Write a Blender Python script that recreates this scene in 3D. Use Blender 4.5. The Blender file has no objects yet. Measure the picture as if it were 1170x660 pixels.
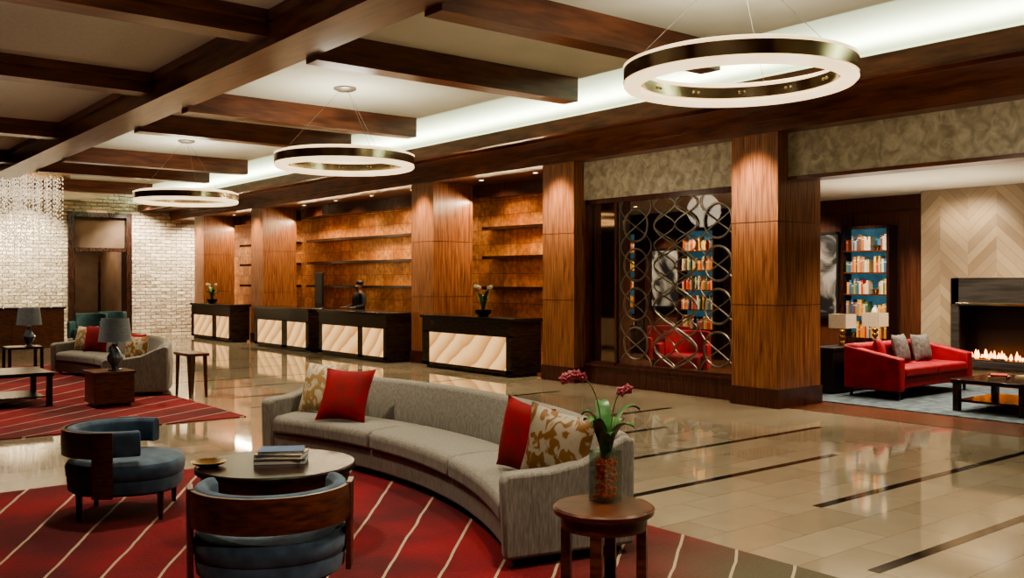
import bpy, bmesh, math, random
from math import sin, cos, pi, radians
from mathutils import Vector, Matrix
random.seed(7)
ZOOM=None
S=bpy.context.scene; COL=S.collection

# ------------------------------------------------------------------ materials
def nt(name):
    m=bpy.data.materials.new(name); m.use_nodes=True
    t=m.node_tree; b=t.nodes['Principled BSDF']
    return m,t,b
def setp(b,rough=.5,metal=0,coat=0,sheen=0,spec=None):
    b.inputs['Roughness'].default_value=rough; b.inputs['Metallic'].default_value=metal
    b.inputs['Coat Weight'].default_value=coat; b.inputs['Sheen Weight'].default_value=sheen
    if spec is not None: b.inputs['Specular IOR Level'].default_value=spec
def c4(c): return (c[0],c[1],c[2],1)
def M(name,c1,c2=None,sc=(1,1,1),ns=6,rough=.5,metal=0,bump=0,lo=.35,hi=.65,emit=0,coat=0,sheen=0,dist=0,detail=5,spec=None):
    m,t,b=nt(name); setp(b,rough,metal,coat,sheen,spec)
    if c2 is None: c2=tuple(x*.85 for x in c1)
    tc=t.nodes.new('ShaderNodeTexCoord'); mp=t.nodes.new('ShaderNodeMapping')
    mp.inputs['Scale'].default_value=sc
    n=t.nodes.new('ShaderNodeTexNoise'); n.inputs['Scale'].default_value=ns; n.inputs['Detail'].default_value=detail; n.inputs['Distortion'].default_value=dist
    r=t.nodes.new('ShaderNodeValToRGB'); r.color_ramp.elements[0].position=lo; r.color_ramp.elements[1].position=hi
    r.color_ramp.elements[0].color=c4(c2); r.color_ramp.elements[1].color=c4(c1)
    L=t.links.new
    L(tc.outputs['Object'],mp.inputs['Vector']); L(mp.outputs['Vector'],n.inputs['Vector']); L(n.outputs['Fac'],r.inputs['Fac']); L(r.outputs['Color'],b.inputs['Base Color'])
    if emit:
        L(r.outputs['Color'],b.inputs['Emission Color']); b.inputs['Emission Strength'].default_value=emit
    if bump:
        bp=t.nodes.new('ShaderNodeBump'); bp.inputs['Strength'].default_value=bump; bp.inputs['Distance'].default_value=.01
        L(n.outputs['Fac'],bp.inputs['Height']); L(bp.outputs['Normal'],b.inputs['Normal'])
    return m
def math_n(t,op,a,b=None,c=None):
    n=t.nodes.new('ShaderNodeMath'); n.operation=op
    for i,x in enumerate((a,b,c)):
        if x is None: continue
        if isinstance(x,(int,float)): n.inputs[i].default_value=x
        else: t.links.new(x,n.inputs[i])
    return n.outputs[0]
def mixc(t,f,a,b):
    n=t.nodes.new('ShaderNodeMix'); n.data_type='RGBA'
    if isinstance(f,(int,float)): n.inputs[0].default_value=f
    else: t.links.new(f,n.inputs[0])
    for i,x in ((6,a),(7,b)):
        if isinstance(x,tuple): n.inputs[i].default_value=c4(x)
        else: t.links.new(x,n.inputs[i])
    return n.outputs[2]
def noise(t,vec,scale,detail=4):
    n=t.nodes.new('ShaderNodeTexNoise'); n.inputs['Scale'].default_value=scale; n.inputs['Detail'].default_value=detail
    t.links.new(vec,n.inputs['Vector']); return n.outputs['Fac']

m_beam=M('mahogany_beam',(.17,.060,.028),(.075,.025,.014),sc=(1,.15,1),ns=14,rough=.3)
m_beamx=M('mahogany_cross_beam',(.17,.060,.028),(.075,.025,.014),sc=(.15,1,1),ns=14,rough=.3)
m_zebra=M('ribbed_wood',(.37,.155,.07),(.115,.040,.020),sc=(14,14,.35),ns=5,rough=.28,lo=.38,hi=.6,bump=.25,dist=.6)
m_plinth=M('dark_red_wood',(.09,.028,.016),(.045,.014,.009),sc=(1,8,.5),ns=5,rough=.25)
m_dark=M('espresso_wood',(.035,.014,.009),(.015,.006,.004),sc=(1,1,.2),ns=18,rough=.25)
m_darkh=M('espresso_wood_flat',(.032,.012,.008),(.013,.005,.004),sc=(1,.2,1),ns=18,rough=.24,spec=.22)
m_walnut=M('walnut',(.13,.042,.018),(.045,.014,.007),sc=(3,3,14),ns=3,rough=.3,coat=.1)
m_ceil=M('cream_ceiling',(.64,.64,.54),(.59,.59,.49),ns=1.5,rough=.8)
m_ceill=M('fabric_ceiling',(.45,.41,.33),(.40,.36,.29),ns=30,rough=.85)
m_cove=M('cove_paint',(.8,.82,.7),(.76,.78,.66),ns=1,rough=.8)
m_marbleband=M('mottled_stone',(.50,.44,.33),(.24,.205,.145),ns=7,rough=.45,detail=12,dist=.9,lo=.32,hi=.68)
m_granite=M('black_granite',(.03,.024,.02),(.012,.01,.009),ns=60,rough=.15)
m_granitew=M('dark_desk_wood',(.045,.024,.016),(.018,.010,.007),sc=(1,1,8),ns=5,rough=.25)
m_sofa=M('grey_chenille',(.27,.26,.225),(.115,.108,.09),sc=(3,3,.45),ns=26,rough=.8,sheen=.1,bump=.2,lo=.25,hi=.75,detail=8)
m_navy=M('navy_velvet',(.055,.105,.165),(.024,.05,.085),ns=9,rough=.75,sheen=.15,bump=.2)
m_red=M('red_velvet',(.26,.002,.008),(.16,.002,.005),ns=9,rough=.85)
m_redl=M('scarlet_upholstery',(.36,.003,.016),(.22,.002,.010),ns=6,rough=.7)
m_teal=M('teal_velvet',(.05,.13,.14),(.03,.08,.09),ns=7,rough=.7)
m_metal=M('polished_nickel',(.62,.55,.40),(.45,.38,.25),ns=3,rough=.16,metal=1)
m_grille=M('antique_metal',(.30,.27,.22),(.20,.17,.14),ns=8,rough=.35,metal=.8)
m_black=M('black_metal',(.02,.02,.02),ns=9,rough=.35,metal=.4)
m_gold=M('brass',(.6,.38,.13),(.42,.25,.08),ns=5,rough=.22,metal=1)
m_diff=M('lit_diffuser',(1,.80,.50),(.95,.68,.38),ns=3,emit=1.7,rough=.6)
m_can=M('downlight_lens',(1,.85,.6),ns=3,emit=14)
m_shade=M('grey_lamp_shade',(.16,.18,.18),(.11,.13,.13),sc=(1,1,4),ns=20,rough=.8,emit=.1)
m_shadec=M('cream_lamp_shade',(.6,.5,.34),(.5,.4,.27),sc=(1,1,4),ns=20,rough=.8,emit=.15)
m_ceramic=M('grey_blue_ceramic',(.10,.13,.15),(.05,.07,.085),ns=6,rough=.15,coat=.5)
m_leaf=M('orchid_leaf',(.06,.20,.05),(.03,.11,.03),sc=(1,1,3),ns=7,rough=.35)
m_stem=M('stem_green',(.13,.16,.05),ns=7)
m_pink=M('pink_petal',(.50,.13,.17),(.30,.05,.08),ns=30,rough=.5)
m_white=M('white_petal',(.85,.8,.7),(.7,.62,.5),ns=30,rough=.5)
m_page=M('page_block',(.75,.7,.58),(.6,.55,.45),sc=(1,1,40),ns=10,rough=.8)
m_skin=M('skin',(.13,.06,.035),(.10,.045,.025),ns=12,rough=.5)
m_suit=M('charcoal_suit',(.018,.018,.022),ns=80,rough=.8)
m_shirt=M('white_shirt',(.75,.75,.75),ns=20,rough=.8)
m_hair=M('black_hair',(.008,.007,.006),ns=60,rough=.6)
m_orange=M('orange_stones',(.6,.06,.02),(.35,.03,.01),sc=(1,1,3),ns=30,rough=.3,emit=.05)
m_firebox=M('firebox_black',(.012,.01,.01),ns=9,rough=.5)
m_stone=M('dark_surround_stone',(.055,.05,.045),(.03,.027,.025),sc=(1,.3,3),ns=5,rough=.2)
m_flame=M('flame',(1,.42,.08),(1,.22,.02),sc=(1,1,1),ns=12,emit=9)
m_crystal=M('crystal_beads',(1,.88,.68),(.5,.42,.3),ns=9,rough=.08,emit=.9,lo=.3,hi=.7)
m_shelfback=M('lit_blue_back',(.07,.20,.27),(.04,.13,.18),ns=4,rough=.7,emit=.45)
m_loungefloor=M('lounge_plank',(.16,.06,.027),(.08,.027,.013),sc=(8,.6,1),ns=5,rough=.25)
m_wallbrown=M('brown_wall',(.11,.07,.042),(.08,.05,.03),ns=3,rough=.7)
m_backwall=M('dark_wall_panel',(.13,.047,.026),(.07,.025,.014),sc=(6,6,.4),ns=5,rough=.3)
m_bluerug=M('blue_grey_rug',(.13,.175,.20),(.05,.07,.09),ns=7,rough=.95,detail=9)
m_grey=M('grey_pillow_fabric',(.2,.18,.17),(.1,.09,.09),ns=20,rough=.8)
m_patt=M('gold_silver_brocade',(.36,.32,.24),(.20,.10,.025),sc=(1,1,.7),ns=11,rough=.5,lo=.47,hi=.53,dist=1.6,detail=1)
m_patt2=M('cream_gold_brocade',(.48,.42,.31),(.30,.20,.08),sc=(1,1,.7),ns=10,rough=.5,lo=.47,hi=.53,dist=1.6,detail=1)
m_inkpatt=M('abstract_canvas',(.36,.34,.31),(.015,.015,.018),ns=1.6,rough=.5,lo=.42,hi=.6,dist=1.5,detail=6)

def mat_copper():
    m,t,b=nt('burl_copper'); setp(b,.34,.35)
    g=t.nodes.new('ShaderNodeNewGeometry'); sx=t.nodes.new('ShaderNodeSeparateXYZ'); t.links.new(g.outputs['Position'],sx.inputs[0])
    cb=t.nodes.new('ShaderNodeCombineXYZ'); t.links.new(sx.outputs[1],cb.inputs[0]); t.links.new(sx.outputs[2],cb.inputs[1])
    br=t.nodes.new('ShaderNodeTexBrick'); br.offset=0; br.inputs['Scale'].default_value=1; br.inputs['Brick Width'].default_value=.45; br.inputs['Row Height'].default_value=.315; br.inputs['Mortar Size'].default_value=.005
    br.inputs['Color1'].default_value=(.88,.40,.14,1); br.inputs['Color2'].default_value=(.55,.20,.06,1); br.inputs['Mortar'].default_value=(.2,.06,.02,1)
    t.links.new(cb.outputs[0],br.inputs['Vector'])
    n=noise(t,g.outputs['Position'],9,10); r=t.nodes.new('ShaderNodeValToRGB'); r.color_ramp.elements[0].position=.38; r.color_ramp.elements[1].position=.62
    t.links.new(n,r.inputs['Fac']); f=math_n(t,'MULTIPLY',r.outputs['Color'],.6)
    col=mixc(t,f,br.outputs['Color'],(.27,.075,.022)); t.links.new(col,b.inputs['Base Color']); return m
m_copper=mat_copper()

def mat_alabaster():
    m,t,b=nt('backlit_alabaster'); tc=t.nodes.new('ShaderNodeTexCoord')
    mp=t.nodes.new('ShaderNodeMapping'); mp.inputs['Rotation'].default_value=(.7,0,0)
    w=t.nodes.new('ShaderNodeTexWave'); w.bands_direction='Z'; w.inputs['Scale'].default_value=.9; w.inputs['Distortion'].default_value=6; w.inputs['Detail'].default_value=3; w.wave_profile='SAW'
    w.inputs['Detail Scale'].default_value=.6
    t.links.new(tc.outputs['Object'],mp.inputs[0]); t.links.new(mp.outputs[0],w.inputs['Vector'])
    r=t.nodes.new('ShaderNodeValToRGB'); r.color_ramp.elements[0].color=(.50,.22,.065,1); r.color_ramp.elements[1].color=(.95,.56,.23,1)
    r.color_ramp.elements[0].position=.0; r.color_ramp.elements[1].position=.7
    t.links.new(w.outputs['Fac'],r.inputs['Fac']); t.links.new(r.outputs['Color'],b.inputs['Emission Color'])
    b.inputs['Base Color'].default_value=(.12,.075,.035,1)
    b.inputs['Emission Strength'].default_value=1.3; return m
m_ala=mat_alabaster()

def mat_floor():
    m,t,b=nt('polished_limestone'); setp(b,.05,spec=1.0)
    g=t.nodes.new('ShaderNodeNewGeometry'); br=t.nodes.new('ShaderNodeTexBrick')
    br.inputs['Scale'].default_value=1; br.inputs['Brick Width'].default_value=.76; br.inputs['Row Height'].default_value=.38
    br.inputs['Mortar Size'].default_value=.003; br.inputs['Color1'].default_value=(.40,.345,.255,1); br.inputs['Color2'].default_value=(.30,.255,.185,1); br.inputs['Mortar'].default_value=(.18,.14,.095,1)
    mp=t.nodes.new('ShaderNodeMapping'); mp.inputs['Location'].default_value=(.1,.02,0)
    t.links.new(g.outputs['Position'],mp.inputs['Vector']); t.links.new(mp.outputs['Vector'],br.inputs['Vector'])
    n=noise(t,g.outputs['Position'],3.2,8)
    f=math_n(t,'MULTIPLY',n,.5)
    col=mixc(t,f,br.outputs['Color'],(.20,.16,.105))
    t.links.new(col,b.inputs['Base Color']); return m
m_floor=mat_floor()
m_inlay=M('dark_marble_inlay',(.03,.022,.018),(.012,.01,.009),ns=9,rough=.07)

def mat_rug(name,cx,cy,K,greyfun=True):
    m,t,b=nt(name); setp(b,.95)
    g=t.nodes.new('ShaderNodeNewGeometry'); sx=t.nodes.new('ShaderNodeSeparateXYZ'); t.links.new(g.outputs['Position'],sx.inputs[0])
    n1=noise(t,g.outputs['Position'],2.0,3); n2=noise(t,g.outputs['Position'],1.1,6); n3=noise(t,g.outputs['Position'],60,2)
    dx=math_n(t,'SUBTRACT',sx.outputs[0],cx); dy=math_n(t,'SUBTRACT',sx.outputs[1],cy)
    a=math_n(t,'ARCTAN2',dy,dx); a=math_n(t,'MULTIPLY',a,K); a=math_n(t,'ADD',a,math_n(t,'MULTIPLY',n1,.10))
    fr=math_n(t,'FRACT',a); st=math_n(t,'LESS_THAN',fr,.052)
    r=t.nodes.new('ShaderNodeValToRGB'); r.color_ramp.elements[0].position=.36; r.color_ramp.elements[1].position=.6
    r.color_ramp.elements[0].color=(.085,.001,.005,1); r.color_ramp.elements[1].color=(.225,.002,.010,1); t.links.new(n2,r.inputs['Fac'])
    base=r.outputs['Color']
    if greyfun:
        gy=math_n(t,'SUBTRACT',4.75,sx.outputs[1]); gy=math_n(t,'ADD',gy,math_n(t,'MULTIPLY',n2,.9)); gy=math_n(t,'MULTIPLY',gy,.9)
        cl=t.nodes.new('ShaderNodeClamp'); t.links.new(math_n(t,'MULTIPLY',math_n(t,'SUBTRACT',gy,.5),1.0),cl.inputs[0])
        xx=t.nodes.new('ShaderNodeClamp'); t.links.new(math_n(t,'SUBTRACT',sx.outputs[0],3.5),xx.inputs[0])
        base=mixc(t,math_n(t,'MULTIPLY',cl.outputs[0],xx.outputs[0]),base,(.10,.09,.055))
    base=mixc(t,math_n(t,'MULTIPLY',n3,.45),base,(.02,.003,.003))
    col=mixc(t,st,base,(.36,.30,.21))
    t.links.new(col,b.inputs['Base Color'])
    bp=t.nodes.new('ShaderNodeBump'); bp.inputs['Strength'].default_value=.5; bp.inputs['Distance'].default_value=.01
    t.links.new(n3,bp.inputs['Height']); t.links.new(bp.outputs['Normal'],b.inputs['Normal']); return m
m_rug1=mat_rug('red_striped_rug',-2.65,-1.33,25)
m_rug2=mat_rug('red_striped_rug_far',-4.5,7.0,22,False)

def mat_brick():
    m,t,b=nt('split_face_stone'); setp(b,.7)
    g=t.nodes.new('ShaderNodeNewGeometry'); sx=t.nodes.new('ShaderNodeSeparateXYZ'); t.links.new(g.outputs['Position'],sx.inputs[0])
    cb=t.nodes.new('ShaderNodeCombineXYZ'); t.links.new(sx.outputs[0],cb.inputs[0]); t.links.new(sx.outputs[2],cb.inputs[1])
    br=t.nodes.new('ShaderNodeTexBrick'); br.inputs['Scale'].default_value=1; br.inputs['Brick Width'].default_value=.34; br.inputs['Row Height'].default_value=.115; br.inputs['Mortar Size'].default_value=.012
    br.inputs['Mortar Smooth'].default_value=.9
    br.inputs['Color1'].default_value=(.74,.66,.53,1); br.inputs['Color2'].default_value=(.40,.34,.26,1); br.inputs['Mortar'].default_value=(.22,.18,.12,1)
    t.links.new(cb.outputs[0],br.inputs['Vector'])
    n=noise(t,g.outputs['Position'],9,4)
    col=mixc(t,math_n(t,'MULTIPLY',n,.45),br.outputs['Color'],(.26,.20,.13)); t.links.new(col,b.inputs['Base Color'])
    h=math_n(t,'ADD',math_n(t,'MULTIPLY',br.outputs['Fac'],-1.0),n)
    bp=t.nodes.new('ShaderNodeBump'); bp.inputs['Strength'].default_value=1; bp.inputs['Distance'].default_value=.08
    t.links.new(h,bp.inputs['Height']); t.links.new(bp.outputs['Normal'],b.inputs['Normal']); return m
m_brick=mat_brick()

def mat_herring():
    m,t,b=nt('herringbone_stone'); setp(b,.35)
    g=t.nodes.new('ShaderNodeNewGeometry'); sx=t.nodes.new('ShaderNodeSeparateXYZ'); t.links.new(g.outputs['Position'],sx.inputs[0])
    u=math_n(t,'DIVIDE',sx.outputs[1],.95); fu=math_n(t,'FRACT',u); tri=math_n(t,'ABSOLUTE',math_n(t,'SUBTRACT',fu,.5))
    v=math_n(t,'ADD',sx.outputs[2],math_n(t,'MULTIPLY',tri,.95)); v=math_n(t,'DIVIDE',v,.19)
    fv=math_n(t,'FRACT',v); iv=math_n(t,'FLOOR',v); side=math_n(t,'GREATER_THAN',fu,.5)
    wn=t.nodes.new('ShaderNodeTexWhiteNoise'); wn.noise_dimensions='3D'; cb=t.nodes.new('ShaderNodeCombineXYZ')
    t.links.new(iv,cb.inputs[0]); t.links.new(math_n(t,'ADD',math_n(t,'FLOOR',u),math_n(t,'MULTIPLY',side,.5)),cb.inputs[1]); t.links.new(cb.outputs[0],wn.inputs['Vector'])
    col=mixc(t,wn.outputs['Value'],(.38,.30,.20),(.22,.165,.11)); line=math_n(t,'LESS_THAN',fv,.04)
    n=noise(t,g.outputs['Position'],12,5); col=mixc(t,math_n(t,'MULTIPLY',n,.3),col,(.16,.11,.07))
    col=mixc(t,line,col,(.15,.11,.07)); t.links.new(col,b.inputs['Base Color']); return m
m_herring=mat_herring()
def mat_glass(name,fac,tint):
    m=bpy.data.materials.new(name); m.use_nodes=True; t=m.node_tree; t.nodes.clear()
    o=t.nodes.new('ShaderNodeOutputMaterial'); mx=t.nodes.new('ShaderNodeMixShader'); tr=t.nodes.new('ShaderNodeBsdfTransparent'); gl=t.nodes.new('ShaderNodeBsdfGlossy')
    tr.inputs[0].default_value=c4(tint); gl.inputs['Roughness'].default_value=.03; mx.inputs[0].default_value=fac
    t.links.new(tr.outputs[0],mx.inputs[1]); t.links.new(gl.outputs[0],mx.inputs[2]); t.links.new(mx.outputs[0],o.inputs[0]); return m
m_glass=mat_glass('clear_pane',.05,(.95,.95,.92)); m_vase=mat_glass('vase_glass',.15,(.85,.92,.86))
m_mirror=M('smoked_mirror',(.35,.25,.18),ns=3,rough=.05,metal=1)

# ------------------------------------------------------------------ mesh builder
class MB:
    def __init__(s): s.v=[];s.f=[];s.m=[]
    def add(s,vs,fs,mi=0):
        o=len(s.v); s.v+=[tuple(v) for v in vs]; s.f+=[tuple(i+o for i in f) for f in fs]; s.m+=[mi]*len(fs); return s
    def box(s,x0,x1,y0,y1,z0,z1,mi=0,rot=0,piv=None):
        vs=[(x,y,z) for z in (z0,z1) for y in (y0,y1) for x in (x0,x1)]
        if rot:
            if piv is None: piv=((x0+x1)/2,(y0+y1)/2)
            c,d=cos(rot),sin(rot)
            vs=[(piv[0]+(x-piv[0])*c-(y-piv[1])*d,piv[1]+(x-piv[0])*d+(y-piv[1])*c,z) for x,y,z in vs]
        return s.add(vs,[(0,2,3,1),(4,5,7,6),(0,1,5,4),(2,6,7,3),(0,4,6,2),(1,3,7,5)],mi)
    def frustum(s,cx,cy,z0,z1,r0,r1,n=24,mi=0,ox=0,oy=0,sq=1,rot=0):
        vs=[]
        for z,r,dx,dy in ((z0,r0,0,0),(z1,r1,ox,oy)):
            for i in range(n):
                a=2*pi*i/n+rot; vs.append((cx+dx+r*cos(a),cy+dy+r*sq*sin(a),z))
        fs=[(i,(i+1)%n,n+(i+1)%n,n+i) for i in range(n)]+[tuple(range(n))[::-1],tuple(range(n,2*n))]
        return s.add(vs,fs,mi)
    def lathe(s,prof,n=32,cx=0,cy=0,mi=0):
        vs=[];fs=[]
        for r,z in prof:
            for i in range(n):
                a=2*pi*i/n; vs.append((cx+r*cos(a),cy+r*sin(a),z))
        k=len(prof)
        for j in range(k-1):
            for i in range(n): fs.append((j*n+i,j*n+(i+1)%n,(j+1)*n+(i+1)%n,(j+1)*n+i))
        if prof[0][0]>1e-4: fs.append(tuple(range(n))[::-1])
        if prof[-1][0]>1e-4: fs.append(tuple(range((k-1)*n,k*n)))
        return s.add(vs,fs,mi)
    def arc(s,poly,a0=0,a1=2*pi,n=48,cx=0,cy=0,mi=0,full=False):
        vs=[];fs=[];k=len(poly); N=n if full else n+1
        for j in range(N):
            a=a0+(a1-a0)*j/n
            for r,z in poly: vs.append((cx+r*cos(a),cy+r*sin(a),z))
        for j in range(n):
            b=((j+1)%N)*k; o=j*k
            for i in range(k): fs.append((o+i,o+(i+1)%k,b+(i+1)%k,b+i))
        if not full: fs.append(tuple(range(k))); fs.append(tuple(range(n*k,(n+1)*k))[::-1])
        return s.add(vs,fs,mi)
    def tube(s,pts,r,n=8,mi=0,closed=False):
        P=[Vector(p) for p in pts]; N=len(P); vs=[];fs=[]
        R=r if isinstance(r,(list,tuple)) else [r]*N
        up=None
        for j,p in enumerate(P):
            if closed: d=P[(j+1)%N]-P[j-1]
            else: d=P[min(j+1,N-1)]-P[max(j-1,0)]
            d.normalize()
            if up is None:
                up=Vector((0,0,1)) if abs(d.z)<.9 else Vector((1,0,0))
            e=d.cross(up)
            if e.length<1e-4: e=d.cross(Vector((1,.3,.1)))
            e.normalize(); up=e.cross(d)
            for i in range(n):
                a=2*pi*i/n; q=p+e*(cos(a)*R[j])+up*(sin(a)*R[j]); vs.append(q)
        M_=N if closed else N-1
        for j in range(M_):
            b=((j+1)%N)*n
            for i in range(n): fs.append((j*n+i,j*n+(i+1)%n,b+(i+1)%n,b+i))
        if not closed: fs.append(tuple(range(n))[::-1]); fs.append(tuple(range((N-1)*n,N*n)))
        return s.add(vs,fs,mi)
    def ell(s,c,r,n=16,m=10,mi=0,p=1.0):
        vs=[];fs=[]
        for j in range(m+1):
            ph=-pi/2+pi*j/m
            for i in range(n):
                a=2*pi*i/n
                def sp(x): return math.copysign(abs(x)**p,x)
                vs.append((c[0]+r[0]*sp(cos(ph))*sp(cos(a)),c[1]+r[1]*sp(cos(ph))*sp(sin(a)),c[2]+r[2]*sp(sin(ph))))
        for j in range(m):
            for i in range(n): fs.append((j*n+i,j*n+(i+1)%n,(j+1)*n+(i+1)%n,(j+1)*n+i))
        return s.add(vs,fs,mi)
    def pillow(s,w,h,t,n=12,mi=0):
        for sd in (1,-1):
            vs=[];fs=[]
            for j in range(n+1):
                for i in range(n+1):
                    u=-1+2*i/n; v=-1+2*j/n
                    pin=1-.10*(1-abs(u)**2)*(abs(v)**3); pin2=1-.10*(1-abs(v)**2)*(abs(u)**3)
                    k=max(0,(1-abs(u)**2.6))**.55*max(0,(1-abs(v)**2.6))**.55
                    vs.append((u*w/2*pin2,sd*t/2*k,h/2+v*h/2*pin))
            for j in range(n):
                for i in range(n):
                    a=j*(n+1)+i; fs.append((a,a+1,a+n+2,a+n+1))
            s.add(vs,fs,mi)
        return s
    def mesh(s,name,mats,smooth=True,ang=38):
        me=bpy.data.meshes.new(name); me.from_pydata(s.v,[],s.f)
        for m in mats: me.materials.append(m)
        for p,mi in zip(me.polygons,s.m): p.material_index=mi; p.use_smooth=smooth
        bm=bmesh.new(); bm.from_mesh(me); bmesh.ops.remove_doubles(bm,verts=bm.verts,dist=1e-5); bmesh.ops.recalc_face_normals(bm,faces=bm.faces); bm.to_mesh(me); bm.free()
        if smooth: me.set_sharp_from_angle(angle=radians(ang))
        return me
def props(o,label,cat,group=None,kind=None):
    o['label']=label; o['category']=cat
    if group: o['group']=group
    if kind: o['kind']=kind
def obj(mb,name,mats,parent=None,loc=(0,0,0),rot=(0,0,0),bevel=0,seg=3,sub=0,label=None,smooth=True):
    if not isinstance(mats,(list,tuple)): mats=[mats]
    me=mb.mesh(name,mats,smooth) if isinstance(mb,MB) else mb
    o=bpy.data.objects.new(name,me); COL.objects.link(o); o.location=loc; o.rotation_euler=rot
    if parent: o.parent=parent
    if bevel:
        b=o.modifiers.new('bevel','BEVEL'); b.width=bevel; b.segments=seg; b.limit_method='ANGLE'; b.angle_limit=radians(35); b.harden_normals=False
        for p in me.polygons: p.use_smooth=True
    if sub:
        q=o.modifiers.new('sub','SUBSURF'); q.levels=sub; q.render_levels=sub
    if label: o['label']=label
    return o
def root(name,label,cat,loc=(0,0,0),rz=0,group=None):
    e=bpy.data.objects.new(name,None); COL.objects.link(e); e.location=loc; e.rotation_euler=(0,0,rz); e.empty_display_size=.1
    props(e,label,cat,group); return e
def thing(mb,name,mats,label,cat,loc=(0,0,0),rot=(0,0,0),bevel=0,group=None,sub=0,kind=None):
    o=obj(mb,name,mats,None,loc,rot,bevel,sub=sub); props(o,label,cat,group,kind); return o
def struct(mb,name,mats,label=None,bevel=0,smooth=False):
    o=obj(mb,name,mats,smooth=smooth,bevel=bevel); o['kind']='structure'
    o['label']=label or 'interior structure'; o['category']=name.split('_')[0]; return o
TR=[0]
def trim(mb,mats,label,bevel=0):
    TR[0]+=1; return struct(mb,'trim_%d'%TR[0],mats,label,bevel)

# ------------------------------------------------------------------ shell
XW=10.75
struct(MB().box(-5,17,-4,38,-.1,0),'floor',m_floor,'polished cream limestone tile floor')
for (y,x0,x1) in [(1.95,5.0,9.8),(3.05,5.2,8.4),(4.2,6.35,10.6),(5.34,5.1,8.4),(6.45,5.6,9.83),(7.6,5.1,8.4),(8.7,5.4,9.7),(9.9,5.2,8.4),(11.1,5.4,9.8),(12.3,5.2,8.4),(13.5,5.4,9.8),(14.8,5.6,8.4),(16.1,5.4,9.6),(18,5.6,8.6),(20,5.4,9.6)]:
    trim(MB().box(x0,x1,y-.04,y+.04,0,.002),m_inlay,'dark marble inlay strip in the floor')
struct(MB().box(10.95,16.5,.9,17,0,.004),'floor_lounge',m_loungefloor,'dark wood plank floor of the lounge')
# ceilings
struct(MB().box(-5,3.85,-4,38,4.38,4.8),'ceiling',m_ceill,'fabric panelled coffered ceiling')
struct(MB().box(4.4,8.05,-4,38,4.3,4.62),'ceiling_coffer',m_ceil,'cream coffer ceiling')
struct(MB().box(8.05,10.9,-4,38,4.62,4.8),'ceiling_cove',m_cove,'bright raised cove ceiling')
struct(MB().box(3.85,4.4,-4,38,4.35,4.8),'ceiling_beam_bed',m_ceil,'ceiling above main beam')
def beamY(x0,x1,y0,y1,z0,z1,lab='long mahogany ceiling beam'):
    mb=MB().box(x0,x1,y0,y1,z0,z1-.1); mb.box(x0-.05,x1+.05,y0,y1,z1-.1,z1)
    trim(mb,m_beam,lab)
beamY(3.86,4.4,-4,32,4.05,4.38)
for y in (6.6,8.85,12.6,14.7,19.2,21.4,25.5):
    mb=MB().box(4.4,8.0,y-.13,y+.13,4.0,4.3)
    trim(mb,m_beamx,'mahogany cross beam under the coffers')
for y in (5.0,8.85,12.4,17.2,21.4,25.5):
    mb=MB().box(-5,3.86,y-.16,y+.16,4.14,4.38); mb.box(-5,3.86,y-.26,y+.26,4.28,4.38)
    trim(mb,m_beamx,'mahogany cross beam with stepped moulding')
beamY(-.76,-.44,-4,32,4.14,4.38)
# ledge, fascia and frieze
mb=MB().box(9.7,10.9,-4,32,4.07,4.18); mb.box(9.62,9.74,-4,32,4.03,4.25); mb.box(9.95,10.0,-4,32,4.02,4.07)
trim(mb,m_beam,'mahogany light ledge along the ceiling')
mb=MB().box(10.68,10.98,-4,32,3.77,4.07); mb.box(10.64,10.68,-4,32,3.92,4.07); 
trim(mb,m_beam,'mahogany fascia above the columns')
struct(MB().box(10.9,11.0,-4,38,4.07,4.8),'wall_above_ledge',m_cove,'painted wall above the light ledge')
mb=MB().box(10.98,11.3,-4,7.71,3.17,3.77); trim(mb,m_marbleband,'mottled stone header over the lounge opening')
mb=MB().box(10.98,11.3,8.49,11.82,3.12,3.77); trim(mb,m_marbleband,'mottled stone header over the metal screen')
mb=MB().box(10.96,11.32,-4,7.71,3.12,3.17); trim(mb,m_beam,'wood bead under stone header')
# columns
for i,(a,b) in enumerate([(1.6,2.38),(7.71,8.49),(11.82,12.64),(16.12,16.96),(24.6,25.4),(29.1,29.9)]):
    e=root('column','square column clad in ribbed reddish-brown wood veneer on a dark plinth','column',(11.25,(a+b)/2,0),0,'wood clad columns')
    hy=(b-a)/2
    mb=MB()
    for z0,z1 in ((.26,1.4),(1.41,2.55),(2.56,3.77)): mb.box(-.5,.5,-hy,hy,z0,z1)
    mb.box(-.47,.47,-hy+.03,hy-.03,.2,3.7)
    obj(mb,'cladding',m_zebra,e,smooth=False)
    obj(MB().box(-.52,.52,-hy-.02,hy+.02,0,.26),'plinth',m_plinth,e,smooth=False)
struct(MB().box(11.75,12.3,12.0,12.64,0,3.77),'wall_reception_end',m_backwall,'dark wood return wall')
struct(MB().box(12.3,12.42,12.6,32,0,3.9),'wall_reception',m_copper,'burl copper-toned back wall of reception')
struct(MB().box(10.98,12.3,12.64,32,3.77,3.9),'ceiling_reception',m_backwall,'dark wood ceiling above reception')
def wavy(x_of,y0,y1,xb,z0,z1,n=40):
    mb=MB(); vs=[];fs=[]
    for j in range(n+1):
        y=y0+(y1-y0)*j/n; xf=x_of(y)
        vs+=[(xf,y,z0),(xb,y,z0),(xb,y,z1),(xf,y,z1)]
    for j in range(n):
        o=4*j
        for i in range(4): fs.append((o+i,o+(i+1)%4,o+4+(i+1)%4,o+4+i))
    fs+= [(0,1,2,3),(4*n+3,4*n+2,4*n+1,4*n)]
    return mb.add(vs,fs)
wf=lambda y: 11.9+.17*sin((y-12.6)*1.05)
ff=lambda y: 12.04+.12*sin((y-12.6)*1.05)
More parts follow.
